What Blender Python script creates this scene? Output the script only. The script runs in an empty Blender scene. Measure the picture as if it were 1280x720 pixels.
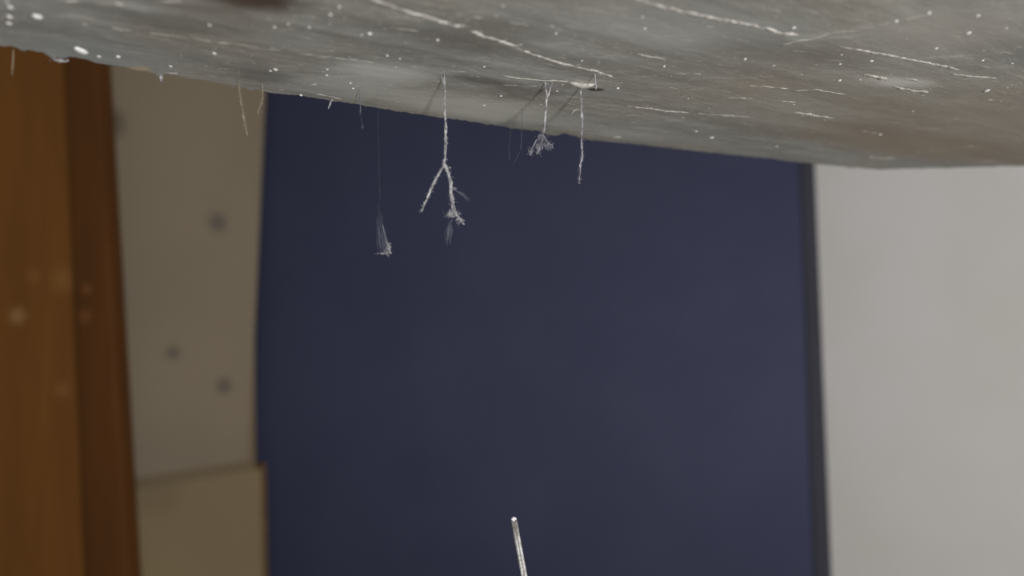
import bpy, bmesh, math, random
from mathutils import Vector, Matrix, noise

S = bpy.context.scene
C = S.collection
random.seed(11)

# ------------------------------------------------------------------ camera
F = 1000.0                                   # focal length in pixels of the 1280x720 frame
CAM = Vector((0.0, 0.0, 1.25))
ROLL, PITCH = math.radians(1.7), math.radians(2.0)
_r = Vector((math.cos(ROLL), 0, -math.sin(ROLL)))
_u = Vector((math.sin(ROLL), 0, math.cos(ROLL)))
_f = Vector((0, 1, 0))
_m = Matrix.Rotation(PITCH, 3, 'X')
RT, UP, FW = _m @ _r, _m @ _u, _m @ _f
cd = bpy.data.cameras.new('camera')
cam = bpy.data.objects.new('camera', cd); C.objects.link(cam)
cam.matrix_world = Matrix((
    (RT.x, UP.x, -FW.x, CAM.x), (RT.y, UP.y, -FW.y, CAM.y), (RT.z, UP.z, -FW.z, CAM.z), (0, 0, 0, 1)))
cd.sensor_width = 36; cd.lens = 36 * F / 1280
cd.clip_start = 0.01
cd.dof.use_dof = True; cd.dof.focus_distance = 0.36; cd.dof.aperture_fstop = 5.0
S.camera = cam

# ------------------------------------------------------------------ world and lamps
w = bpy.data.worlds.new('world'); S.world = w; w.use_nodes = True
bg = w.node_tree.nodes['Background']
bg.inputs[0].default_value = (1.0, 0.98, 0.95, 1); bg.inputs[1].default_value = 0.40

def area(name, loc, target, sx, sy, power, col):
    d = bpy.data.lights.new(name, 'AREA'); d.shape = 'RECTANGLE'
    d.size, d.size_y, d.energy, d.color = sx, sy, power, col
    o = bpy.data.objects.new(name, d); C.objects.link(o)
    o.location = loc
    o.rotation_euler = (Vector(target) - Vector(loc)).to_track_quat('-Z', 'Y').to_euler()
    return o
area('lamp_behind_camera', (0.16, -0.45, 1.03), (0.16, 0.5, 1.35), 0.04, 0.04, 6.2, (1.0, 0.97, 0.92))
area('fill_right', (2.1, -0.5, 0.95), (0.9, 2.3, 1.0), 1.0, 1.2, 48, (1.0, 0.965, 0.93))  # unseen fill light, added to brighten the pale wall and the fronts

vs = S.view_settings
vs.view_transform = 'Standard'; vs.look = 'None'; vs.gamma = 1; vs.use_curve_mapping = False
vs.exposure = 0.0

# ------------------------------------------------------------------ geometry of the view (used to measure positions)
def ray(px, py):
    return FW + RT * ((px - 640) / F) - UP * ((py - 360) / F)
SLAB_Z = CAM.z + 0.10
def on_slab(px, py, z=SLAB_Z):
    d = ray(px, py); t = (z - CAM.z) / d.z
    return CAM + d * t
def at_y(px, py, y):                        # point on the upright plane at distance y
    d = ray(px, py); return CAM + d * ((y - CAM.y) / d.y)

# ------------------------------------------------------------------ object helpers
def tag(o, label=None, cat=None, group=None, kind=None):
    if label: o['label'] = label
    if cat: o['category'] = cat
    if group: o['group'] = group
    if kind: o['kind'] = kind
    return o
def obj(name, bm, mat, parent=None, smooth=True):
    me = bpy.data.meshes.new(name)
    bmesh.ops.recalc_face_normals(bm, faces=bm.faces[:])
    bm.to_mesh(me); bm.free()
    if mat: me.materials.append(mat)
    for p in me.polygons: p.use_smooth = smooth
    o = bpy.data.objects.new(name, me); C.objects.link(o)
    if parent:
        o.parent = parent
        o.matrix_parent_inverse = Matrix.Translation(-Vector(parent.location))
    return o
def empty(name, loc):
    o = bpy.data.objects.new(name, None); C.objects.link(o); o.location = loc
    o.empty_display_size = 0.02
    return o
def prism(bm, quad, depth_vec):              # a slab between an outline and its copy moved by depth_vec
    a = [bm.verts.new(p) for p in quad]; b = [bm.verts.new(Vector(p) + Vector(depth_vec)) for p in quad]
    n = len(a)
    bm.faces.new(a); bm.faces.new(b[::-1])
    for i in range(n): bm.faces.new((a[i], b[i], b[(i + 1) % n], a[(i + 1) % n]))
    return a, b
def bevel(bm, w, seg=3, edges=None):
    bmesh.ops.bevel(bm, geom=edges or bm.edges[:], offset=w, segments=seg, affect='EDGES', profile=0.5)
def tube(bm, pts, radii, seg=6, squash=None, jit=0.0):
    if len(pts) < 2: return
    rings = []
    n = len(pts)
    for i, p in enumerate(pts):
        p = Vector(p)
        t = (Vector(pts[min(i + 1, n - 1)]) - Vector(pts[max(i - 1, 0)]))
        if t.length < 1e-9: t = Vector((0, 0, -1))
        t.normalize()
        ref = Vector((0, 1, 0)) if abs(t.y) < 0.9 else Vector((1, 0, 0))
        if squash: ref = Vector((0, 0, 1))
        a = t.cross(ref).normalized(); b = t.cross(a).normalized()
        rr = radii[i]
        ring = []
        for k in range(seg):
            th = 2 * math.pi * k / seg
            q = rr * (1 + random.uniform(-jit, jit))
            ring.append(bm.verts.new(p + a * math.cos(th) * q + b * math.sin(th) * q * (squash or 1)))
        rings.append(ring)
    for i in range(n - 1):
        for k in range(seg):
            bm.faces.new((rings[i][k], rings[i][(k + 1) % seg], rings[i + 1][(k + 1) % seg], rings[i + 1][k]))
    bm.faces.new(rings[0][::-1]); bm.faces.new(rings[-1])
def lump(bm, p, rx, ry, rz, seg=7, rings=4):
    vs = []
    ph = random.uniform(0, 6)
    for a in range(1, rings):
        th = math.pi * a / rings; row = []
        for b in range(seg):
            f = 2 * math.pi * b / seg + ph; k = random.uniform(.75, 1.2)
            row.append(bm.verts.new(p + Vector((rx * math.sin(th) * math.cos(f) * k, ry * math.sin(th) * math.sin(f) * k, rz * math.cos(th)))))
        vs.append(row)
    t = bm.verts.new(p + Vector((0, 0, rz))); b_ = bm.verts.new(p - Vector((0, 0, rz)))
    for r in range(len(vs) - 1):
        for k in range(seg): bm.faces.new((vs[r][k], vs[r][(k + 1) % seg], vs[r + 1][(k + 1) % seg], vs[r + 1][k]))
    for k in range(seg):
        bm.faces.new((t, vs[0][(k + 1) % seg], vs[0][k])); bm.faces.new((b_, vs[-1][k], vs[-1][(k + 1) % seg]))
def resample(pts, vals, step):
    out, ov = [], []
    for i in range(len(pts) - 1):
        a, b = Vector(pts[i]), Vector(pts[i + 1])
        k = max(1, int((b - a).length / step))
        for j in range(k):
            out.append(a.lerp(b, j / k)); ov.append(vals[i] + (vals[i + 1] - vals[i]) * j / k)
    out.append(Vector(pts[-1])); ov.append(vals[-1])
    return out, ov

# ------------------------------------------------------------------ materials
def srgb(r, g, b):
    f = lambda c: (c / 255 / 12.92) if c / 255 <= 0.04045 else ((c / 255 + 0.055) / 1.055) ** 2.4
    return (f(r), f(g), f(b), 1)
class NT:
    def __init__(s, name, rough=0.7, metallic=0.0):
        s.m = bpy.data.materials.new(name); s.m.use_nodes = True
        s.t = s.m.node_tree; s.n = s.t.nodes
        s.b = s.n['Principled BSDF']; s.b.inputs['Roughness'].default_value = rough
        s.b.inputs['Metallic'].default_value = metallic
        s.geo = s.n.new('ShaderNodeNewGeometry')
    def link(s, a, b): s.t.links.new(a, b)
    def noise(s, vec, scale, detail=4, rough=0.55, dist=0.0):
        n = s.n.new('ShaderNodeTexNoise'); n.inputs['Scale'].default_value = scale
        n.inputs['Detail'].default_value = detail; n.inputs['Roughness'].default_value = rough
        n.inputs['Distortion'].default_value = dist
        s.link(vec, n.inputs['Vector']); return n
    def mapping(s, vec, loc=(0, 0, 0), rot=(0, 0, 0), scale=(1, 1, 1)):
        n = s.n.new('ShaderNodeMapping')
        n.inputs['Location'].default_value = loc; n.inputs['Rotation'].default_value = rot
        n.inputs['Scale'].default_value = scale
        s.link(vec, n.inputs['Vector']); return n.outputs[0]
    def ramp(s, fac, stops):
        n = s.n.new('ShaderNodeMapRange'); n.interpolation_type = 'SMOOTHSTEP'
        n.inputs['From Min'].default_value, n.inputs['From Max'].default_value = stops[0], stops[1]
        n.inputs['To Min'].default_value, n.inputs['To Max'].default_value = stops[2], stops[3]
        s.link(fac, n.inputs['Value']); return n.outputs[0]
    def mix(s, fac, a, b):
        n = s.n.new('ShaderNodeMix'); n.data_type = 'RGBA'
        for sock, v in ((n.inputs[0], fac), (n.inputs[6], a), (n.inputs[7], b)):
            if hasattr(v, 'links'): s.link(v, sock)
            else: sock.default_value = v
        return n.outputs[2]
    def math(s, op, a, b):
        n = s.n.new('ShaderNodeMath'); n.operation = op
        for sock, v in ((n.inputs[0], a), (n.inputs[1], b)):
            if hasattr(v, 'links'): s.link(v, sock)
            else: sock.default_value = v
        return n.outputs[0]
    def spot(s, vec, c, rx, ry, rot=0.0, rz=None, inner=0.25):
        """mask 1 inside an ellipse round c fading to 0 at its rim"""
        sub = s.n.new('ShaderNodeVectorMath'); sub.operation = 'SUBTRACT'
        s.link(vec, sub.inputs[0]); sub.inputs[1].default_value = c
        mp = s.n.new('ShaderNodeMapping'); mp.vector_type = 'TEXTURE'
        mp.inputs['Rotation'].default_value = (0, 0, rot)
        mp.inputs['Scale'].default_value = (rx, ry, rz or max(rx, ry))
        s.link(sub.outputs[0], mp.inputs['Vector'])
        ln = s.n.new('ShaderNodeVectorMath'); ln.operation = 'LENGTH'
        s.link(mp.outputs[0], ln.inputs[0])
        return s.ramp(ln.outputs['Value'], (inner, 1.0, 1.0, 0.0))
    def bump(s, h, strength, dist):
        n = s.n.new('ShaderNodeBump'); n.inputs['Strength'].default_value = strength
        n.inputs['Distance'].default_value = dist
        s.link(h, n.inputs['Height']); s.link(n.outputs[0], s.b.inputs['Normal'])
    def color(s, c): s.link(c, s.b.inputs['Base Color'])

def warped(m, scale, amount):
    n = m.noise(m.geo.outputs['Position'], scale, 3)
    sub = m.n.new('ShaderNodeVectorMath'); sub.operation = 'SUBTRACT'
    m.link(n.outputs['Color'], sub.inputs[0]); sub.inputs[1].default_value = (0.5, 0.5, 0.5)
    sc = m.n.new('ShaderNodeVectorMath'); sc.operation = 'SCALE'
    m.link(sub.outputs[0], sc.inputs[0]); sc.inputs['Scale'].default_value = amount
    ad = m.n.new('ShaderNodeVectorMath'); ad.operation = 'ADD'
    m.link(m.geo.outputs['Position'], ad.inputs[0]); m.link(sc.outputs[0], ad.inputs[1])
    return ad.outputs[0]

# --- slab
EDGE_A, EDGE_B = on_slab(0, 62), on_slab(1020, 206)
EANG = math.atan2(EDGE_B.y - EDGE_A.y, EDGE_B.x - EDGE_A.x)     # direction of the far edge, seen in plan
def slab_material():
    m = NT('dusty_slab', 0.62)
    P = m.geo.outputs['Position']
    along = m.mapping(P, rot=(0, 0, -EANG))                      # x runs along the edge
    st = m.mapping(along, scale=(5, 34, 5))
    n1 = m.noise(st, 1.6, 6, 0.62, 0.4)
    st3 = m.mapping(P, rot=(0, 0, -EANG - 0.25), scale=(26, 210, 26))
    n6 = m.noise(st3, 1.0, 6, 0.7, 0.9)
    st2 = m.mapping(along, scale=(20, 150, 20))
    n2 = m.noise(st2, 1.5, 5, 0.65, 0.6)
    n3 = m.noise(P, 420, 3, 0.6)
    n4 = m.noise(P, 14, 4, 0.5)
    col = m.mix(m.ramp(n1.outputs['Fac'], (0.30, 0.70, 0, 1)), srgb(120, 120, 116), srgb(150, 152, 149))
    col = m.mix(m.ramp(n4.outputs['Fac'], (0.46, 0.72, 0, 0.45)), col, srgb(136, 126, 112))
    col = m.mix(m.ramp(n2.outputs['Fac'], (0.54, 0.76, 0, 0.45)), col, srgb(186, 186, 182))
    col = m.mix(m.ramp(n2.outputs['Fac'], (0.44, 0.28, 0, 0.35)), col, srgb(96, 93, 87))
    g1 = m.noise(m.mapping(along, scale=(130, 620, 130)), 1.0, 6, 0.75, 0.5)
    col = m.mix(m.ramp(g1.outputs['Fac'], (0.55, 0.70, 0, 0.6)), col, srgb(196, 196, 192))
    col = m.mix(m.ramp(g1.outputs['Fac'], (0.45, 0.30, 0, 0.55)), col, srgb(92, 90, 85))
    col = m.mix(m.ramp(n3.outputs['Fac'], (0.62, 0.75, 0, 0.6)), col, srgb(205, 205, 202))
    col = m.mix(m.math('MULTIPLY', m.ramp(n6.outputs['Fac'], (0.56, 0.70, 0, 0.75)), m.ramp(n1.outputs['Fac'], (0.42, 0.6, 0.25, 1))), col, srgb(190, 190, 188))
    n5 = m.noise(m.mapping(along, scale=(7, 60, 7)), 2.2, 3, 0.7, 1.5)
    rid = m.math('ABSOLUTE', m.math('SUBTRACT', n5.outputs['Fac'], 0.5), 0.0)
    col = m.mix(m.math('MULTIPLY', m.ramp(rid, (0.0, 0.012, 0.6, 0)), m.ramp(n4.outputs['Fac'], (0.45, 0.6, 0, 1))), col, srgb(190, 186, 178))
    W = warped(m, 32, 0.022)
    def stain_or_light(px, py, dx, dy, c, k, inner=0.2):
        nonlocal col
        o = on_slab(px, py); a = on_slab(px + dx, py + 0.14 * dx) - o
        b = on_slab(px, py + dy) - o
        ang = math.atan2(a.y, a.x)
        nrm = Vector((-math.sin(ang), math.cos(ang), 0))
        msk = m.spot(W, o, a.length, max(abs(b.dot(nrm)), .004), ang, inner=inner)
        msk = m.math('MULTIPLY', msk, k)
        col = m.mix(msk, col, c)
    brown, dark, pale = srgb(96, 80, 62), srgb(66, 60, 53), srgb(190, 194, 192)
    stain_or_light(1210, 150, 330, 55, srgb(142, 131, 116), 0.5)          # brown cast toward the right corner
    stain_or_light(1180, 185, 200, 25, srgb(128, 115, 97), 0.75)
    stain_or_light(310, -4, 95, 22, srgb(62, 46, 36), 0.9)                # dark brown spot at the top
    stain_or_light(120, 70, 170, 36, srgb(140, 146, 148), 0.55)           # cold grey to the left
    stain_or_light(480, 90, 80, 20, pale, 0.7)
    stain_or_light(590, 134, 170, 20, srgb(186, 188, 182), 0.7)  # lit band near the rim, its brightness painted in as paler colour
    stain_or_light(430, 108, 90, 20, srgb(180, 183, 180), 0.45)  # left end of the painted lit band
    stain_or_light(330, 92, 60, 16, srgb(92, 92, 90), 0.5)
    stain_or_light(600, 98, 60, 9, srgb(84, 80, 74), 0.65)
    stain_or_light(650, 112, 60, 12, srgb(88, 78, 70), 0.5)
    stain_or_light(170, 84, 30, 6, srgb(176, 158, 132), 0.8)
    stain_or_light(1120, 102, 60, 12, srgb(205, 206, 204), 0.7, 0.05)
    stain_or_light(1030, 70, 110, 28, srgb(96, 90, 80), 0.4)
    stain_or_light(935, 52, 60, 30, srgb(92, 86, 76), 0.4)
    stain_or_light(738, 110, 12, 3.5, srgb(50, 44, 38), 0.95, 0.5)  # shadow in the pit beneath the chip, painted into the slab colour
    stain_or_light(840, 30, 220, 40, srgb(166, 169, 168), 0.5)
    stain_or_light(1180, 40, 140, 50, srgb(164, 160, 154), 0.5)
    stain_or_light(230, 28, 150, 18, srgb(88, 86, 82), 0.5)
    stain_or_light(600, 45, 110, 30, srgb(92, 88, 82), 0.45)
    stain_or_light(170, 6, 70, 9, pale, 0.4)
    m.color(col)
    add = m.math('ADD', m.math('MULTIPLY', n2.outputs['Fac'], 0.9), m.math('MULTIPLY', n3.outputs['Fac'], 0.35))
    m.bump(add, 0.22, 0.0009)
    return m.m
def plain(name, c, rough=0.7, c2=None, scale=8, bump=0.0, metallic=0.0, k=1.0, stretch=(1, 1, 1)):
    m = NT(name, rough, metallic)
    v = m.mapping(m.geo.outputs['Position'], scale=stretch)
    n = m.noise(v, scale, 5, 0.6)
    m.color(m.mix(m.ramp(n.outputs['Fac'], (0.35, 0.68, 0, k)), srgb(*c), srgb(*(c2 or c))))
    if bump: m.bump(n.outputs['Fac'], bump, 0.002)
    return m.m
M_slab = slab_material()
M_scratch = plain('chalky_scratch', (146, 144, 140), 0.9, (206, 204, 200), 420, 0.6)
M_faint = plain('faint_scratch', (138, 136, 130), 0.85, (176, 174, 168), 200, 0.4)
M_fleck = plain('white_fleck', (205, 206, 206), 0.8, (235, 236, 238), 300)
M_chip = plain('pale_chip', (150, 148, 144), 0.9, (184, 182, 178), 260, 0.3)
M_web = plain('dusty_cobweb', (112, 112, 118), 0.9, (188, 188, 192), 420)
M_web_thin = plain('fine_cobweb', (72, 75, 92), 0.9, (104, 107, 120), 600)
M_web_mid = plain('grey_cobweb', (96, 96, 106), 0.9, (160, 160, 170), 420)
M_web_warm = plain('warm_cobweb', (124, 116, 100), 0.9, (172, 164, 146), 420)

# ------------------------------------------------------------------ setting: floor and walls
def wall_material(name, c, c2, spots=()):
    m = NT(name, 0.85)
    P = m.geo.outputs['Position']
    n = m.noise(P, 2.4, 4, 0.5); n2 = m.noise(P, 60, 3, 0.6)
    col = m.mix(m.ramp(n.outputs['Fac'], (0.35, 0.65, 0, 1)), srgb(*c), srgb(*c2))
    W = warped(m, 60, 0.012)
    for (o, r, sc, k) in spots:
        col = m.mix(m.math('MULTIPLY', m.spot(W, o, r, r, inner=0.1), k), col, srgb(*sc))
    m.color(col); m.bump(n2.outputs['Fac'], 0.15, 0.001)
    return m.m
Y_BACK = 2.3
M_back = wall_material('pale_painted_plaster', (176, 175, 175), (172, 171, 168))
bm = bmesh.new(); prism(bm, [(-2.6, Y_BACK, 0), (3.2, Y_BACK, 0), (3.2, Y_BACK, 2.5), (-2.6, Y_BACK, 2.5)], (0, 0.1, 0))
tag(obj('wall_back', bm, M_back, smooth=False), kind='structure', label='pale warm grey plaster wall behind the navy cabinet')
bm = bmesh.new(); prism(bm, [(-2.6, -1.5, 0), (3.2, -1.5, 0), (3.2, Y_BACK, 0), (-2.6, Y_BACK, 0)], (0, 0, -0.1))
tag(obj('floor', bm, plain('floor_screed', (120, 114, 106), 0.8, (134, 128, 118), 5), smooth=False), kind='structure', label='plain grey floor')

# left wall: two beige boards, one above the other, meeting in a slanting-looking horizontal joint
A = at_y(100, 605, 1.36); B = at_y(334, 573, 1.60)
dirw = Vector((B.x - A.x, B.y - A.y, 0)).normalized(); nrmw = Vector((dirw.y, -dirw.x, 0))
zj = (at_y(160, 600, 1.40).z + at_y(320, 572, 1.58).z) / 2 - 0.014
def wpt(px, py):                              # point on the left wall under a pixel
    d = ray(px, py); t = (A - CAM).dot(nrmw) / d.dot(nrmw); return CAM + d * t
M_bu = wall_material('beige_board', (112, 101, 84), (104, 94, 79), [
    (wpt(272, 278), 0.030, (66, 62, 58), 0.75), (wpt(216, 441), 0.022, (66, 60, 52), 0.7),
    (wpt(280, 482), 0.026, (68, 60, 54), 0.7), (wpt(136, 152), 0.045, (62, 54, 42), 0.8)])
M_bl = wall_material('yellowed_board', (110, 95, 68), (104, 90, 66), [(wpt(200, 618), 0.06, (86, 72, 50), 0.4)])
wl = empty('wall_left', (A.x, A.y, 0)); tag(wl, kind='structure', label='beige boarded wall strip between the brown door and the navy cabinet')
a0 = Vector((A.x, A.y, 0))
def wall_end(px):
    p = wpt(px, 360); return Vector((p.x, p.y, 0))
def wboard(name, e0, e1, zl, zh, out, th, mat, bev=.004):
    """upright board on the wall line from a0 to the slightly leaning end e0 (foot) - e1 (head)"""
    s = nrmw * out; bm = bmesh.new()
    prism(bm, [Vector((a0.x, a0.y, zl)) + s, Vector((e0.x, e0.y, zl)) + s, Vector((e1.x, e1.y, zh)) + s, Vector((a0.x, a0.y, zh)) + s], -nrmw * th)
    bevel(bm, bev, 3); return obj(name, bm, mat, wl)
wboard('panel', wall_end(309), wall_end(368), zj + .008, 2.5, 0, 0.03, M_bu, .007)
wboard('panel', wall_end(324), wall_end(324), 0, zj - .007, .000, 0.033, M_bl, .007)
wboard('joint_backing', wall_end(309), wall_end(330), 0, 2.5, -.003, 0.02, plain('joint_dirt', (94, 80, 60), 0.9))
e0, e1 = wall_end(324), wall_end(328)
bm = bmesh.new(); prism(bm, [Vector((e0.x, e0.y, 0)), Vector((e0.x, e0.y, 0)) + dirw * .006, Vector((e0.x, e0.y, zj)) + dirw * .007, Vector((e0.x, e0.y, zj))], -nrmw * .03)
tag(obj('end_strip', bm, plain('ochre_edge', (98, 72, 36), 0.9, (80, 60, 34), 30), wl), 'narrow ochre raw edge of the lower board')

# ------------------------------------------------------------------ brown wooden door on the left
def wood_material(name, c, c2, spots=()):
    m = NT(name, 0.8)
    P = m.geo.outputs['Position']
    g = m.noise(m.mapping(P, scale=(9, 9, 0.9)), 3.0, 6, 0.6, 0.6)
    col = m.mix(m.ramp(g.outputs['Fac'], (0.3, 0.7, 0, 1)), srgb(*c), srgb(*c2))
    for (o, r, sc, k) in spots:
        col = m.mix(m.math('MULTIPLY', m.spot(P, o, r, r, inner=0.0), k), col, srgb(*sc))
    m.color(col); m.bump(g.outputs['Fac'], 0.1, 0.001); m.b.inputs['Specular IOR Level'].default_value = 0.15
    return m.m
YD = 1.30
def dp(px, py, y=YD): return at_y(px, py, y)
M_door = wood_material('orange_brown_wood', (100, 64, 24), (92, 57, 21), [
    (dp(22, 395), 0.022, (150, 116, 78), 0.5), (dp(80, 350), 0.035, (130, 92, 52), 0.35), (dp(78, 487), 0.022, (130, 92, 56), 0.35), (dp(42, 345), 0.02, (130, 92, 52), 0.3)])
M_frame = wood_material('dark_brown_wood', (80, 47, 15), (70, 41, 13), [(dp(112, 362), 0.016, (150, 100, 60), 0.5), (dp(110, 395), 0.02, (140, 92, 54), 0.4)])
def line_x(p0, p1, y): return p0[0] + (p1[0] - p0[0]) * (y - p0[1]) / (p1[1] - p0[1])
def strip(l0, l1, r0, r1, ydist):            # an upright board between two near-vertical edges, floor to 2 m
    out = []
    for (e0, e1) in ((l0, l1), (r0, r1)):
        a, b = at_y(*e0, ydist), at_y(*e1, ydist)
        k = (b - a) / (b.z - a.z)
        out.append((a + k * (0.0 - a.z), a + k * (2.25 - a.z)))
    (lb, lt), (rb, rt) = out
    return [lb, rb, rt, lt]
q = strip((-480, 80), (-440, 720), (84, 80), (110, 720), YD)
door = empty('brown_door', (q[1].x, YD, 0))
tag(door, 'orange brown wooden door with a darker edge strip, left of the beige boards', 'door')
bm = bmesh.new(); prism(bm, q, (0, 0.035, 0)); bevel(bm, 0.006, 3)
obj('door_leaf', bm, M_door, door)
q2 = strip((80, 80), (106, 720), (122, 80), (160, 720), YD - 0.008)
bm = bmesh.new(); prism(bm, q2, (0, 0.05, 0)); bevel(bm, 0.008, 4)
tag(obj('edge_strip', bm, M_frame, door), 'darker brown strip along the edge of the door')

# ------------------------------------------------------------------ navy cabinet
YC = 1.635
M_navy = plain('navy_lacquer', (37, 41, 67), 0.85, (41, 45, 70), 5, 0.0)
M_navy_d = plain('navy_edge', (34, 35, 48), 0.85, (31, 32, 43), 6)  # darker navy: carcass, and painted shading on the rounded right edge
q = strip((319, 120), (311, 720), (1019, 205), (1040, 720), YC)
z0, z1 = 0.0, 2.1
cab = empty('navy_cabinet', ((q[0].x + q[1].x) / 2, YC + 0.25, 0))
tag(cab, 'tall plain dark navy blue cabinet standing in front of the pale wall', 'cabinet')
def lerp_q(q, z, side):
    lo, hi = (q[0], q[3]) if side == 0 else (q[1], q[2])
    return lo.lerp(hi, z / 2.25)
bm = bmesh.new()
front = [lerp_q(q, 0.012, 0), lerp_q(q, 0.012, 1), lerp_q(q, z1, 1), lerp_q(q, z1, 0)]
back = [v + Vector((0, 0.022, 0)) for v in front]
a, b = prism(bm, [v for v in front], (0, 0.022, 0))
bm.edges.ensure_lookup_table()
side = [e for e in bm.edges if abs((e.verts[0].co - e.verts[1].co).z) > 1]
fe = [e for e in side if e.verts[0].co.y < YC + 0.001]
bevel(bm, 0.014, 5, fe)
obj('front_panel', bm, M_navy, cab)
bm = bmesh.new()
fr = [lerp_q(q, 0, 0) + Vector((.012, .023, 0)), lerp_q(q, 0, 1) + Vector((-.006, .023, 0)), lerp_q(q, z1, 1) + Vector((-.006, .023, 0)), lerp_q(q, z1, 0) + Vector((.012, .023, 0))]
prism(bm, fr, (0, 0.5, 0)); bevel(bm, 0.003, 2)
obj('carcass', bm, M_navy_d, cab)
# slim strip, coloured darker to give the shading of the rounded right edge
bm = bmesh.new()
l = strip((1000, 205), (1017, 720), (1018.5, 205), (1039.5, 720), YC)
l = [l[0].lerp(l[3], .01), l[1].lerp(l[2], .01), l[1].lerp(l[2], z1 / 2.25), l[0].lerp(l[3], z1 / 2.25)]
prism(bm, [v + Vector((0, -.003, 0)) for v in l], (0, .01, 0)); bevel(bm, 0.0028, 3)
tag(obj('edge_shade', bm, M_navy_d, cab), 'vertical edge strip of the cabinet, shading of its rounding painted in darker')

# ------------------------------------------------------------------ the slab overhead
EDGE = [(-420, 4), (-200, 34), (0, 58), (8, 61), (16, 60), (25, 62), (29, 63), (31, 67), (33, 67), (35, 64), (52, 67), (60, 69), (64, 75), (72, 74), (78, 76),
        (84, 75), (88, 73), (104, 75), (116, 78), (122, 81), (138, 83), (150, 85), (160, 86), (172, 90), (190, 92), (197, 95), (200, 101),
        (202, 101), (205, 95), (214, 95), (232, 99), (240, 102), (250, 101), (270, 105), (290, 110), (300, 111), (308, 112), (315, 116),
        (321, 113), (335, 117), (345, 119), (375, 121), (410, 127), (440, 131), (500, 141), (556, 149), (600, 155), (650, 163),
        (672, 165), (684, 170), (697, 170), (704, 168), (720, 172), (734, 176), (760, 178), (800, 182), (860, 189), (900, 193),
        (960, 199), (1000, 204), (1020, 206), (1060, 210), (1100, 212.5), (1140, 211), (1200, 210), (1250, 208.5), (1280, 208), (1400, 205), (1560, 198)]
px, i = -420.0, 0
cols = []
while px <= 1560:
    while i < len(EDGE) - 2 and EDGE[i + 1][0] < px: i += 1
    (xa, ya), (xb, yb) = EDGE[i], EDGE[i + 1]
    y = ya + (yb - ya) * (px - xa) / (xb - xa)
    y += noise.fractal(Vector((px * 0.09, 3.1, 0)), 0.8, 2.0, 4) * 0.9 + noise.fractal(Vector((px * 0.31, 8.1, 0)), 0.9, 2.0, 3) * (0.7 if px < 1020 else 0.2)
    cols.append(on_slab(px, y)); px += 2.4
ROWS = 150; Y_NEAR = -0.75; TH = 0.045
def relief(x, y, d):                          # d: distance from the far edge
    ca, sa = math.cos(EANG), math.sin(EANG)
    u, v = x * ca + y * sa, -x * sa + y * ca
    h = noise.fractal(Vector((u * 9, v * 45, 1.3)), 0.9, 2.0, 4) * 0.0003
    h += noise.fractal(Vector((u * 5, v * 9, 7.7)), 0.9, 2.0, 3) * 0.0011
    fade = min(1, max(0, (x - EDGE_A.x) * sa - (y - EDGE_A.y) * ca) / 0.05)
    round_ = 0.0008 * max(0.0, 1 - d / 0.003) ** 2
    return h * fade * 0.9 + round_
verts, faces = [], []
NC = len(cols)
smooth_x = []                                 # evenly running grain lines behind the ragged edge
for i in range(NC):
    a_, b_ = max(0, i - 22), min(NC - 1, i + 22); k_ = min(i - a_, b_ - i)
    smooth_x.append(sum(c.x for c in cols[i - k_:i + k_ + 1]) / (2 * k_ + 1))
for i in range(1, NC): smooth_x[i] = max(smooth_x[i], smooth_x[i - 1] + 1e-5)
for j in range(ROWS + 1):
    t = j / ROWS
    for ci, c in enumerate(cols):
        d = (c.y - Y_NEAR) * (t ** 2.6 if t < 1 else 1)
        yy = c.y - d
        bl = min(1, d / 0.006); xx = c.x + (smooth_x[ci] - c.x) * bl
        verts.append((xx, yy, SLAB_Z + relief(xx, yy, d)))
for j in range(ROWS):
    for k in range(NC - 1):
        a = j * NC + k; faces.append((a, a + 1, a + NC + 1, a + NC))
bm = bmesh.new()
bv = [bm.verts.new(v) for v in verts]
for f in faces: bm.faces.new([bv[i] for i in f])
# outer faces and top
top = []
for k in range(NC):
    c = cols[k]; bumpy = noise.fractal(Vector((c.x * 60, 0, 5)), 0.9, 2, 3) * .0015
    mid = bm.verts.new((c.x, c.y - 0.003 + bumpy, SLAB_Z + 0.018)); tp = bm.verts.new((c.x, c.y - 0.004, SLAB_Z + TH))
    nt = bm.verts.new((c.x, Y_NEAR, SLAB_Z + TH)); top.append((mid, tp, nt))
for k in range(NC - 1):
    m0, t0, n0 = top[k]; m1, t1, n1 = top[k + 1]
    bm.faces.new((bv[k + 1], bv[k], m0, m1)); bm.faces.new((m1, m0, t0, t1)); bm.faces.new((t1, t0, n0, n1))
    bm.faces.new((bv[ROWS * NC + k], bv[ROWS * NC + k + 1], n1, n0))
for k, flip in ((0, 1), (NC - 1, 0)):
    loop = [bv[j * NC + k] for j in range(ROWS + 1)] + [top[k][2], top[k][1], top[k][0]]
    bm.faces.new(loop if flip else loop[::-1])
slab = empty('weathered_slab', (0, 0, SLAB_Z))
tag(slab, 'dusty scratched grey slab overhead with a rough lower edge', 'slab')
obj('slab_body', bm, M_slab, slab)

def slab_z(p):
    # depth of underside at a plan point (uses the nearest column for the edge distance)
    c = min(cols, key=lambda c: abs(c.x - p.x)); return SLAB_Z + relief(p.x, p.y, max(0, c.y - p.y))

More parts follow.
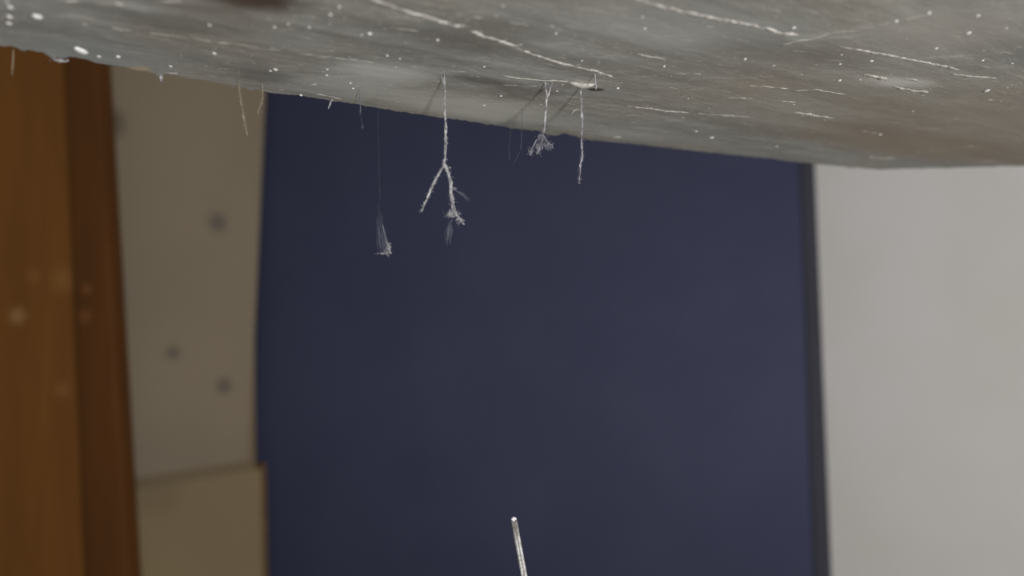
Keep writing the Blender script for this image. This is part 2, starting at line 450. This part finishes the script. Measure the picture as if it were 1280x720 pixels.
# scratches: (points, width px, material)
SCR = [
    ([(455, -6), (480, 3), (505, 11), (540, 22), (566, 30), (584, 32)], 6.5, M_scratch),
    ([(590, 38), (604, 44), (625, 50), (640, 55), (651, 56)], 7, M_scratch),
    ([(646, 59), (665, 66), (690, 74), (715, 81), (745, 88), (762, 94), (769, 98)], 5, M_scratch),
    ([(792, -5), (815, 5), (840, 11), (872, 18), (900, 24), (935, 30), (962, 38)], 5.5, M_scratch),
    ([(955, 34), (975, 41), (998, 43)], 7, M_scratch),
    ([(1052, 58), (1080, 63), (1110, 69), (1140, 75), (1170, 81), (1200, 88)], 4.2, M_scratch),
    ([(975, 57), (992, 52), (1015, 47), (1045, 40), (1078, 36)], 4.5, M_faint),
    ([(1098, 31), (1130, 24), (1165, 17)], 3, M_faint),
    ([(185, 41), (215, 44), (236, 47)], 2.6, M_faint),
    ([(236, 46), (270, 52), (310, 56), (362, 64)], 2.8, M_faint),
    ([(372, 65), (405, 70), (440, 73), (474, 79)], 2.6, M_faint),
    ([(628, 93), (650, 97), (680, 99), (712, 101)], 4.2, M_faint),
    ([(629, 105), (648, 106), (671, 106)], 2.6, M_faint),
    ([(783, 133), (810, 136), (836, 140), (862, 141)], 3.4, M_scratch),
    ([(870, 142), (905, 144), (942, 146)], 2.8, M_faint),
    ([(992, 140), (1012, 143), (1042, 147)], 4.5, M_scratch),
    ([(992, 113), (1020, 112), (1056, 118)], 3.5, M_faint),
    ([(936, 107), (960, 108), (985, 111)], 3, M_faint),
    ([(968, 125), (995, 129)], 3, M_faint),
    ([(910, 122), (942, 123)], 3, M_faint),
    ([(562, 88), (582, 89)], 2.6, M_scratch),
    ([(548, 87), (560, 88)], 2.6, M_scratch),
    ([(142, 2), (150, 5), (159, 9)], 6, M_scratch),
    ([(70, 0), (84, 1), (98, 0)], 4, M_scratch),
    ([(193, 1), (212, 0), (230, 0)], 4, M_scratch),
    ([(76, 12), (90, 17), (104, 21), (126, 26)], 2.6, M_faint),
    ([(100, 30), (112, 32)], 3, M_faint),
    ([(140, 34), (152, 37), (166, 38)], 3, M_scratch),
    ([(490, 33), (510, 36), (524, 38)], 3.4, M_faint),
    ([(578, 26), (594, 20), (612, 24)], 3, M_faint),
    ([(636, 26), (652, 29), (662, 32)], 3, M_faint),
    ([(796, 66), (812, 70), (832, 73)], 4.5, M_faint),
    ([(846, 91), (862, 92), (876, 92)], 3.6, M_faint),
    ([(860, 113), (878, 111)], 3, M_faint),
    ([(880, 33), (894, 34)], 3, M_faint),
    ([(395, 118), (410, 120), (426, 124)], 4, M_faint),
    ([(378, 110), (388, 106), (396, 105)], 3, M_faint),
    ([(205, 91), (222, 92)], 4, M_scratch),
    ([(346, 112), (356, 112)], 4, M_scratch),
    ([(1085, 195), (1100, 197), (1120, 196)], 4, M_faint),
    ([(1190, 93), (1215, 96), (1245, 98)], 5, M_faint),
    ([(1080, 93), (1098, 97), (1108, 100)], 7, M_faint),
    ([(1118, 108), (1140, 113), (1160, 115)], 6, M_faint),
    ([(1128, 98), (1150, 101)], 3.5, M_faint),
    ([(765, 171), (778, 172)], 3, M_faint),
    ([(684, 31), (694, 33)], 3, M_faint),
]
for pts, wpx, mat in SCR:
    wp = [on_slab(x, y) for (x, y) in pts]
    rad = [wpx * 0.5 * (p - CAM).length / F for p in wp]
    wp, rad = resample(wp, rad, 0.0012)
    n = len(wp); bm = bmesh.new(); seed = random.uniform(0, 99)
    R = []
    for k, r in enumerate(rad):
        e = min(1, (k + .5) / max(2, n * .12), (n - k - .5) / max(2, n * .12)) ** 0.6
        R.append(r * e * (0.95 + 1.1 * noise.noise(Vector((k * 0.42, seed, 0)))))
        wp[k] = wp[k] + Vector((0, noise.noise(Vector((k * 0.3, seed, 5))) * .0009, 0))
    P3 = [Vector((p.x, p.y, slab_z(p) + 0.00005)) for p in wp]
    tube(bm, P3, [max(q, .00010) for q in R], 6, squash=0.4, jit=0.34)
    if wpx > 3.2:                              # crumbs of chalky dust beside the scratch
        for k in range(0, n):
            if random.random() < .8:
                q = rad[k]; lump(bm, P3[k] + Vector((random.uniform(-q, q), random.gauss(0, q * 1.6), 0)), q * random.uniform(.2, .7), q * random.uniform(.2, .6), q * .18, 5, 3)
    obj('scratch', bm, mat, slab)

FL = [(102, 64, 5), (124, 71, 2.4), (148, 71, 2.6), (13, 10, 3), (12, 30, 3), (12, 22, 3), (47, 21, 4.5), (9, 3, 2), (213, 83, 2.2), (31, 65, 2),
      (462, 40, 3.4), (452, 41, 1.8), (484, 68, 2.4), (500, 72, 1.6), (413, 16, 2.4), (424, 7, 2.2), (409, 85, 1.8), (547, 49, 2.6), (629, 7, 1.8), (695, 41, 1.8), (803, 22, 1.8),
      (806, 36, 1.8), (727, 74, 1.8), (605, 82, 1.8), (931, 74, 2.6), (830, 82, 2.2), (967, 82, 1.6), (1089, 76, 2.4), (1050, 80, 1.6), (1049, 101, 2.4), (1120, 26, 2.6),
      (1222, 20, 2.6), (1210, 42, 3), (1161, 16, 2.4), (1258, 36, 1.6), (1265, 80, 1.6), (1233, 113, 2.8), (860, 124, 1.6), (870, 164, 2.4), (889, 172, 3), (971, 183, 2),
      (1100, 168, 2), (1228, 76, 1.8), (1052, 68, 1.8), (992, 34, 3), (626, 119, 2), (605, 131, 1.8), (344, 86, 2.8), (338, 88, 2), (408, 93, 1.8), (262, 30, 2), (268, 66, 2.4),
      (360, 27, 1.8), (386, 31, 2.2), (343, 31, 1.6), (438, 103, 1.8), (441, 110, 1.8), (376, 119, 2.4), (772, 110, 2.6), (1075, 100, 1.4), (1141, 138, 1.4), (696, 112, 2), (1170, 60, 2.2)]
bm = bmesh.new()
for (x, y, r) in FL:
    p = on_slab(x, y); k = (p - CAM).length / F * r * (1 if r > 4 else .72)
    lump(bm, Vector((p.x, p.y, slab_z(p))), k * random.uniform(1, 1.3), k * random.uniform(1.2, 2.6), k * 0.55)
bm0 = bm; bm = bmesh.new()
for _ in range(260):
    x = random.uniform(-60, 1340); y = random.uniform(-40, 60 + 0.14 * min(x, 1050))
    p = on_slab(x, y); k = (p - CAM).length / F * random.choice((.5, .6, .7, .9, 1.2))
    lump(bm, Vector((p.x, p.y, slab_z(p))), k * random.uniform(1, 3), k * random.uniform(1, 2), k * 0.4, 5, 3)
tag(obj('faint_flecks', bm, M_faint, slab), 'faint pale flecks scattered over the underside', kind='stuff')
tag(obj('flecks', bm0, M_fleck, slab), 'white flecks scattered over the underside', kind='stuff')

# many fine broken scratches following the grain
bm = bmesh.new()
for _ in range(210):
    x = random.uniform(-60, 1340); y = random.uniform(-30, 58 + 0.135 * min(x, 1080))
    L = random.uniform(5, 34); sl = .14 + random.gauss(0, .05) - (.08 if x > 1000 else 0) + (.06 if y < 50 else 0)
    n = max(3, int(L / 3)); wv = random.uniform(.7, 1.9); sd = random.uniform(0, 99)
    P3, R = [], []
    for k in range(n + 1):
        t = k / n; p = on_slab(x + L * t, y + sl * L * t + noise.noise(Vector((t * 4, sd, 0))) * 1.4)
        P3.append(Vector((p.x, p.y, slab_z(p) + .00005)))
        R.append(max(.00006, wv * .5 * (p - CAM).length / F * math.sin(math.pi * (.08 + .84 * t)) * (1 + .8 * noise.noise(Vector((k * .9, sd, 4))))))
    tube(bm, P3, R, 5, squash=.4, jit=.3)
tag(obj('fine_scratches', bm, M_faint, slab), 'many fine broken pale scratches along the grain', kind='stuff')

# dust lumps clinging to the lower edge (teeth of the jagged rim)
bm = bmesh.new()
for x in range(-60, 1020, 3):
    if random.random() < .5:
        k_ = min(range(NC), key=lambda i: abs((-420 + 2.4 * i) - x)); c = cols[k_]
        k = (c - CAM).length / F * random.uniform(.5, 1.3)
        lump(bm, Vector((c.x, c.y - .002, SLAB_Z + 0.0022)), k * 1.4, k, k * 1.2, 5, 3)
tag(obj('edge_crumbs', bm, plain('grey_crumbs', (120, 118, 112), 0.9, (160, 158, 152), 300), slab), kind='stuff')

# pale chip with its ledge near the single long strand
p0 = on_slab(712, 102); p1 = on_slab(744, 104)
bm = bmesh.new(); 
tube(bm, [p0.lerp(p1, t) + Vector((0, 0, -.0003 - .001 * math.sin(math.pi * t))) for t in (0, .15, .3, .5, .7, .85, 1)], [.0004, .0008, .0010, .0011, .0010, .0007, .0003], 8, jit=.3)
tag(obj('chip', bm, M_chip, slab), 'pale chip flaking off the underside')

# ------------------------------------------------------------------ cobwebs
def hang(px, py, D): return CAM + ray(px, py) * (D / ray(px, py).dot(FW))
def depth_of(px, py): return (on_slab(px, py) - CAM).dot(FW)
def strand(bm, pts, D, widths, jit=.3, wob=.5, seg=5, rough=.45, ply=None):
    """a dusty strand: several fine threads twisted loosely together, with grit caught on them"""
    wide = max(widths)
    ply = ply or (1 if wide < 1.3 else 5)
    base = [hang(x, y, D) for (x, y) in pts]
    for q in range(ply):
        f = 1 if ply == 1 else .44
        rad = [w * .5 * D / F * f for w in widths]
        wp, rad = resample(base, rad, .0006)
        sd = random.uniform(0, 99); P3, R = [], []
        for k, p in enumerate(wp):
            am = wob * D / F * .8 + (0 if ply == 1 else rad[k] * 2.6)
            P3.append(p + Vector((noise.noise(Vector((k * .20, sd, 0))), noise.noise(Vector((k * .20, sd, 9))), noise.noise(Vector((k * .4, sd, 19))) * .4)) * am)
            R.append(max(rad[k] * (1 + rough * 1.9 * noise.noise(Vector((k * .45, sd, 3)))), .00003))
        tube(bm, P3, R, seg, jit=jit)
    if ply > 1:
        for k in range(len(base) - 1):
            n = int((base[k + 1] - base[k]).length / .0011)
            for _ in range(n):
                p = base[k].lerp(base[k + 1], random.random()); q = widths[k] * .5 * D / F
                lump(bm, p + Vector((random.gauss(0, q * .7), random.gauss(0, q * .7), 0)), q * random.uniform(.2, .55), q * .4, q * random.uniform(.3, .8), 5, 3)
def fuzz(bm, pts, D, n, spread, length, w=.32, down=.6):
    """fine fibres growing out of a strand"""
    for _ in range(n):
        i = random.randrange(len(pts) - 1); t = random.random()
        x = pts[i][0] + (pts[i + 1][0] - pts[i][0]) * t; y = pts[i][1] + (pts[i + 1][1] - pts[i][1]) * t
        L = length * random.uniform(.3, 1)
        x2, y2 = x + random.gauss(0, spread * .45), y + L * random.uniform(-.2, 1) * down
        dd = D + random.uniform(-.003, .003)
        r = w * .5 * D / F
        tube(bm, [hang(x, y, D), hang((x + x2) / 2 + random.uniform(-1, 1), (y + y2) / 2, (D + dd) / 2), hang(x2, y2, dd)], [r, r * .9, r * .5], 3)
def clump(bm, cx, cy, rx, ry, D, n, w=.4, lean=0.0):
    """a loose snag of short fibres, densest in the middle"""
    for _ in range(n):
        x, y = cx + random.gauss(0, rx * .42), cy + random.gauss(0, ry * .42)
        a = random.gauss(math.pi / 2 + lean, .6); L = random.uniform(.25, .7) * max(rx, ry)
        d0 = D + random.gauss(0, .001)
        q = lambda t, o: hang(x + math.cos(a) * L * t + o, y + math.sin(a) * L * t, d0)
        r = w * .5 * D / F * random.uniform(.6, 1.5)
        tube(bm, [q(-.5, 0), q(0, random.uniform(-1, 1) * L * .2), q(.5, 0)], [r * .5, r, r * .4], 3)
GRP = None
def web(name, at, label):
    e = empty(name, on_slab(*at)); tag(e, label, 'cobweb', 'cobweb strands hanging from the slab'); return e

# 1: long forked strand
e = web('cobweb_strand', (555, 90), 'longest cobweb strand, forking into two dangling legs in front of the navy cabinet')
D = depth_of(555, 92)
bm = bmesh.new()
top_p = [(555, 90), (556, 106), (556, 120), (556, 140), (557, 165), (556.5, 185), (556, 196), (555.5, 206)]
strand(bm, top_p, D, [1.2, 1.2, 1.4, 2.4, 3.6, 3.2, 3.6, 4.6]); fuzz(bm, top_p[3:], D, 60, 4, 8)
strand(bm, [(548, 88), (553, 98), (556, 112)], D, [.8, .8, .8])
obj('stem', bm, M_web, e)
bm = bmesh.new()
lp = [(555.5, 205), (549, 216), (542, 229), (536, 243), (531, 254), (527, 264)]
strand(bm, lp, D, [4.2, 2.8, 3.6, 2.6, 2.8, 1.4]); fuzz(bm, lp, D, 110, 5, 9)
obj('branch', bm, M_web, e)
bm = bmesh.new()
rp = [(556.5, 205), (561, 217), (563, 229), (564.5, 243), (566, 256), (568, 266)]
strand(bm, rp, D, [4.2, 3.4, 4.6, 4.2, 4.6, 4.8]); fuzz(bm, rp, D, 150, 6, 8)
clump(bm, 568.5, 236, 3, 3, D, 30)
obj('branch', bm, M_web, e)
bm = bmesh.new()
clump(bm, 565, 267, 8, 6, D, 110, .45); strand(bm, [(567, 262), (562, 267), (558, 269)], D, [3.4, 2, .6]); strand(bm, [(567, 264), (572, 270), (577, 276), (580, 281)], D, [4.2, 3.4, 2.2, .8])
clump(bm, 575, 275, 5, 5, D, 60, .45)
obj('tuft', bm, M_web, e)
bm = bmesh.new()
for _ in range(34):
    x0 = random.gauss(562, 2); x1 = x0 + random.uniform(-5, 1); y0 = random.uniform(274, 296)
    strand(bm, [(x0, y0), ((x0 + x1) / 2, y0 + 6), (x1, y0 + random.uniform(9, 15))], D + random.uniform(-.002, .002), [.35, .35, .2], seg=3)
for _ in range(12):
    strand(bm, [(568, 237), (578 + random.uniform(-2, 2), 243 + random.uniform(-2, 2)), (586 + random.uniform(-2, 2), 250 + random.uniform(-3, 3))], D, [.25, .25, .15], seg=3)
obj('wisp', bm, M_web_thin, e)

# 2: ragged tuft at the edge
e = web('cobweb_strand', (682, 100), 'cobweb strand with a ragged tuft at the slab edge, left of the straight strand')
D = depth_of(682, 101)
bm = bmesh.new()
sp = [(680.5, 99), (682, 109), (684, 120), (683, 132), (681.5, 145), (680, 158), (679, 166)]
strand(bm, sp, D, [1.6, 2, 2.6, 2.4, 1.8, 2.2, 3]); fuzz(bm, sp, D, 60, 4, 8)
strand(bm, [(690, 101), (688, 110), (685, 121)], D, [1.6, 1.6, 1.6])
obj('stem', bm, M_web, e)
bm = bmesh.new()
clump(bm, 678, 172, 8, 7, D, 80, .4); clump(bm, 674, 184, 5, 8, D, 90, .5); clump(bm, 685, 182, 8, 5, D, 80, .4); clump(bm, 664, 189, 4, 6, D, 60, .45)
strand(bm, [(676, 168), (670, 176), (665, 186), (663, 194)], D, [1.2, 1.4, 2.4, 1.6]); strand(bm, [(679, 168), (677, 178), (673, 188), (671, 193)], D, [1.8, 2.8, 3.4, 1.6])
strand(bm, [(680, 170), (684, 178), (690, 182)], D, [1, 1.8, 1])
obj('tuft', bm, M_web_mid, e)

# 3: straight strand
e = web('cobweb_strand', (726, 106), 'straight vertical cobweb strand hanging from the pale chip, rightmost of the long ones')
D = depth_of(726, 106)
bm = bmesh.new()
sp = [(726, 107), (726, 116), (726.5, 126), (726.5, 136), (727.5, 146), (727.5, 160)]
strand(bm, sp, D, [1.8, 1.8, 2.6, 2.4, 3.4, 2.2]); fuzz(bm, sp[1:], D, 45, 4, 5)
strand(bm, [(723, 136), (718, 138), (714, 143)], D, [.8, 1, .6])
obj('stem', bm, M_web, e)
bm = bmesh.new()
sp = [(727.5, 158), (727, 172), (727, 184), (727.5, 194), (725.5, 205), (724.5, 216), (724, 229)]
strand(bm, sp, D, [1.6, 2.4, 2.2, 3, 2.6, 2, 1.6]); fuzz(bm, sp, D, 190, 3.6, 8, .4); clump(bm, 728, 195, 3, 2.5, D, 25)
obj('branch', bm, M_web_mid, e)

# 4: short strand joining two scratches
e = web('cobweb_strand', (743, 91), 'very short cobweb strand below the long chalky scratch, right of the pale chip')
D = depth_of(743, 91)
bm = bmesh.new(); strand(bm, [(743, 91), (744, 99), (745, 107), (745, 112)], D, [1.6, 1.8, 1.8, 1.4]); fuzz(bm, [(743, 100), (745, 113)], D, 12, 4, 3)
obj('stem', bm, M_web, e)

# 5: strand against the beige board
e = web('cobweb_strand', (297, 72), 'slanting dusty cobweb strand hanging in front of the beige boards')
D = depth_of(298, 84)
bm = bmesh.new()
sp = [(298, 84), (298.5, 98), (299, 112), (301, 126), (304, 142), (306.5, 156), (309, 169)]
strand(bm, sp, D, [.4, .5, 1.2, 1.5, 1.3, 2.2, 1.5], ply=3); fuzz(bm, sp[1:], D, 150, 4, 9)
obj('stem', bm, M_web_warm, e)
# 6
e = web('cobweb_strand', (328, 104), 'short thin cobweb strand over the seam between beige boards and navy cabinet')
D = depth_of(328, 104)
bm = bmesh.new(); sp = [(328, 104), (328.5, 120), (326.5, 130), (322, 141)]
strand(bm, sp, D, [.5, 1.1, .8, .4]); fuzz(bm, sp, D, 70, 4, 10)
obj('stem', bm, M_web_warm, e)
# 7
e = web('cobweb_strand', (449, 96), 'faint short cobweb strand with a loose speck, between the rim spike and the forked strand')
D = depth_of(449, 108)
bm = bmesh.new(); strand(bm, [(449, 108), (450, 130), (451, 142)], D, [.3, 1.1, .8]); strand(bm, [(451, 142), (451.5, 150), (453, 160)], D, [.25, .4, .6]); clump(bm, 453, 158, 3, 4, D, 18, .35); fuzz(bm, [(449, 134), (450, 144)], D, 14, 2, 6)
obj('stem', bm, M_web_thin, e)
# 8
e = web('cobweb_strand', (653, 128), 'barely visible hair-thin cobweb threads left of the ragged tuft')
D = depth_of(653, 134)
bm = bmesh.new()
strand(bm, [(653, 134), (652.5, 165), (651.5, 178), (651, 186)], D, [.3, .7, .6, .4], seg=4)
strand(bm, [(638, 140), (638, 170), (636, 185), (637, 200)], D, [.25, .35, .35, .3], seg=4)
strand(bm, [(651, 186), (647, 196), (641, 206)], D, [.25, .25, .2], seg=4)
obj('stem', bm, M_web_thin, e)
# 9: spike on the rim
e = web('cobweb_strand', (412, 122), 'tiny pale cobweb spike on the slab rim above the navy cabinet')
D = depth_of(412, 124)
bm = bmesh.new(); strand(bm, [(415, 124), (413, 130), (410.5, 136)], D, [2.4, 2.6, 1], wob=.1); obj('stem', bm, M_web, e)
# 10: drip-like tag on the rim at x 202
e = web('cobweb_strand', (202, 93), 'small pale triangular tag hanging from the rim above the beige boards')
D = depth_of(202, 94)
bm = bmesh.new(); strand(bm, [(201, 94), (201.5, 98), (201.5, 102)], D, [7, 4.5, 1], wob=.1); obj('stem', bm, M_web, e)
# 11: far left thread
e = web('cobweb_strand', (17, 62), 'hair-thin cobweb thread hanging before the brown door')
D = depth_of(16, 60)
bm = bmesh.new(); strand(bm, [(17, 62), (16.5, 74), (15.5, 84), (15, 94)], D, [.7, .9, 1, .5]); obj('stem', bm, M_web_warm, e)
# 12: drifting wisp on an almost invisible thread
e = web('cobweb_wisp', (472, 112), 'feathery loose cobweb wisp floating low in front of the navy cabinet, left of the fork')
D = depth_of(472, 112)
bm = bmesh.new()
strand(bm, [(472, 110), (473, 180), (475, 250)], D, [.12, .12, .2], seg=3, wob=.3)
for _ in range(85):
    yb = 319 - abs(random.gauss(0, 16)); yt = yb - random.uniform(8, 24); k = random.random() ** .7
    xat = lambda y: 470 + (y - 260) * .02 + k * (5 + (y - 260) * .22)
    strand(bm, [(xat(yt), yt), (xat((yt + yb) / 2) + random.uniform(-1, 1), (yt + yb) / 2), (xat(yb), yb)], D + random.uniform(-.003, .003), [.12, .22, .2], seg=3)
obj('wisp', bm, M_web_thin, e)
bm = bmesh.new(); clump(bm, 485, 311, 4, 8, D, 60, .4, -.3); clump(bm, 481, 317, 9, 2, D, 30, .3, 1.5)
strand(bm, [(478, 280), (482, 298), (487, 312), (489, 317)], D, [.3, .6, 1.4, 1], seg=4)
obj('tuft', bm, M_web, e)
# 13 rim flakes near x 64-84
e = web('cobweb_wisp', (74, 72), 'small pale curled flake on the rim above the door edge')
D = depth_of(74, 72)
bm = bmesh.new(); strand(bm, [(64, 71), (68, 74.5), (76, 76), (83, 76.5), (86, 75)], D, [2, 3, 3.4, 2.6, 1], wob=.6); clump(bm, 76, 75, 9, 3, D, 30, .5)
obj('stem', bm, M_web, e)

# ------------------------------------------------------------------ the thin rod at the bottom
T = hang(642.5, 650, .352); Bp = hang(656, 724, .345)
k = (Bp - T) / (Bp.z - T.z); foot = T + k * (0 - T.z)
ax = (foot - T); L = ax.length; ax.normalize()
ra = ax.cross(Vector((0, 1, 0))).normalized(); rb = ax.cross(ra).normalized()
rod = empty('thin_rod', foot)
tag(rod, 'thin upright pale grey rod with a bright tip before the navy cabinet', 'rod')
bm = bmesh.new(); N = 24; prev = None; K = 160
for i in range(K + 1):
    t = i / K; p = T + ax * (L * t)
    r0 = .00138 * (1 + .25 * min(1, t * 4))
    ring = []
    for j in range(N):
        th = 2 * math.pi * j / N
        flute = 1 - .34 * max(0, math.cos(3 * th + 1.1)) ** 2
        wv = 1 + .06 * noise.noise(Vector((j * .6, i * .9, 2)))
        q = r0 * flute * wv
        ring.append(bm.verts.new(p + ra * math.cos(th) * q + rb * math.sin(th) * q))
    if prev:
        for j in range(N): bm.faces.new((prev[j], prev[(j + 1) % N], ring[(j + 1) % N], ring[j]))
    else: bm.faces.new(ring)
    prev = ring
bm.faces.new(prev)
obj('shaft', bm, plain('brushed_pale_metal', (178, 178, 178), 0.32, (140, 138, 136), 400, .2, metallic=.35), rod)
bm = bmesh.new()
bmesh.ops.create_uvsphere(bm, u_segments=20, v_segments=12, radius=.00122)
for v in bm.verts: v.co = v.co * (1 + .05 * noise.noise(v.co * 900)) + T - ax * .0002
tag(obj('tip', bm, plain('glossy_tip', (235, 235, 238), 0.15, metallic=.1), rod), 'bright rounded tip of the rod')
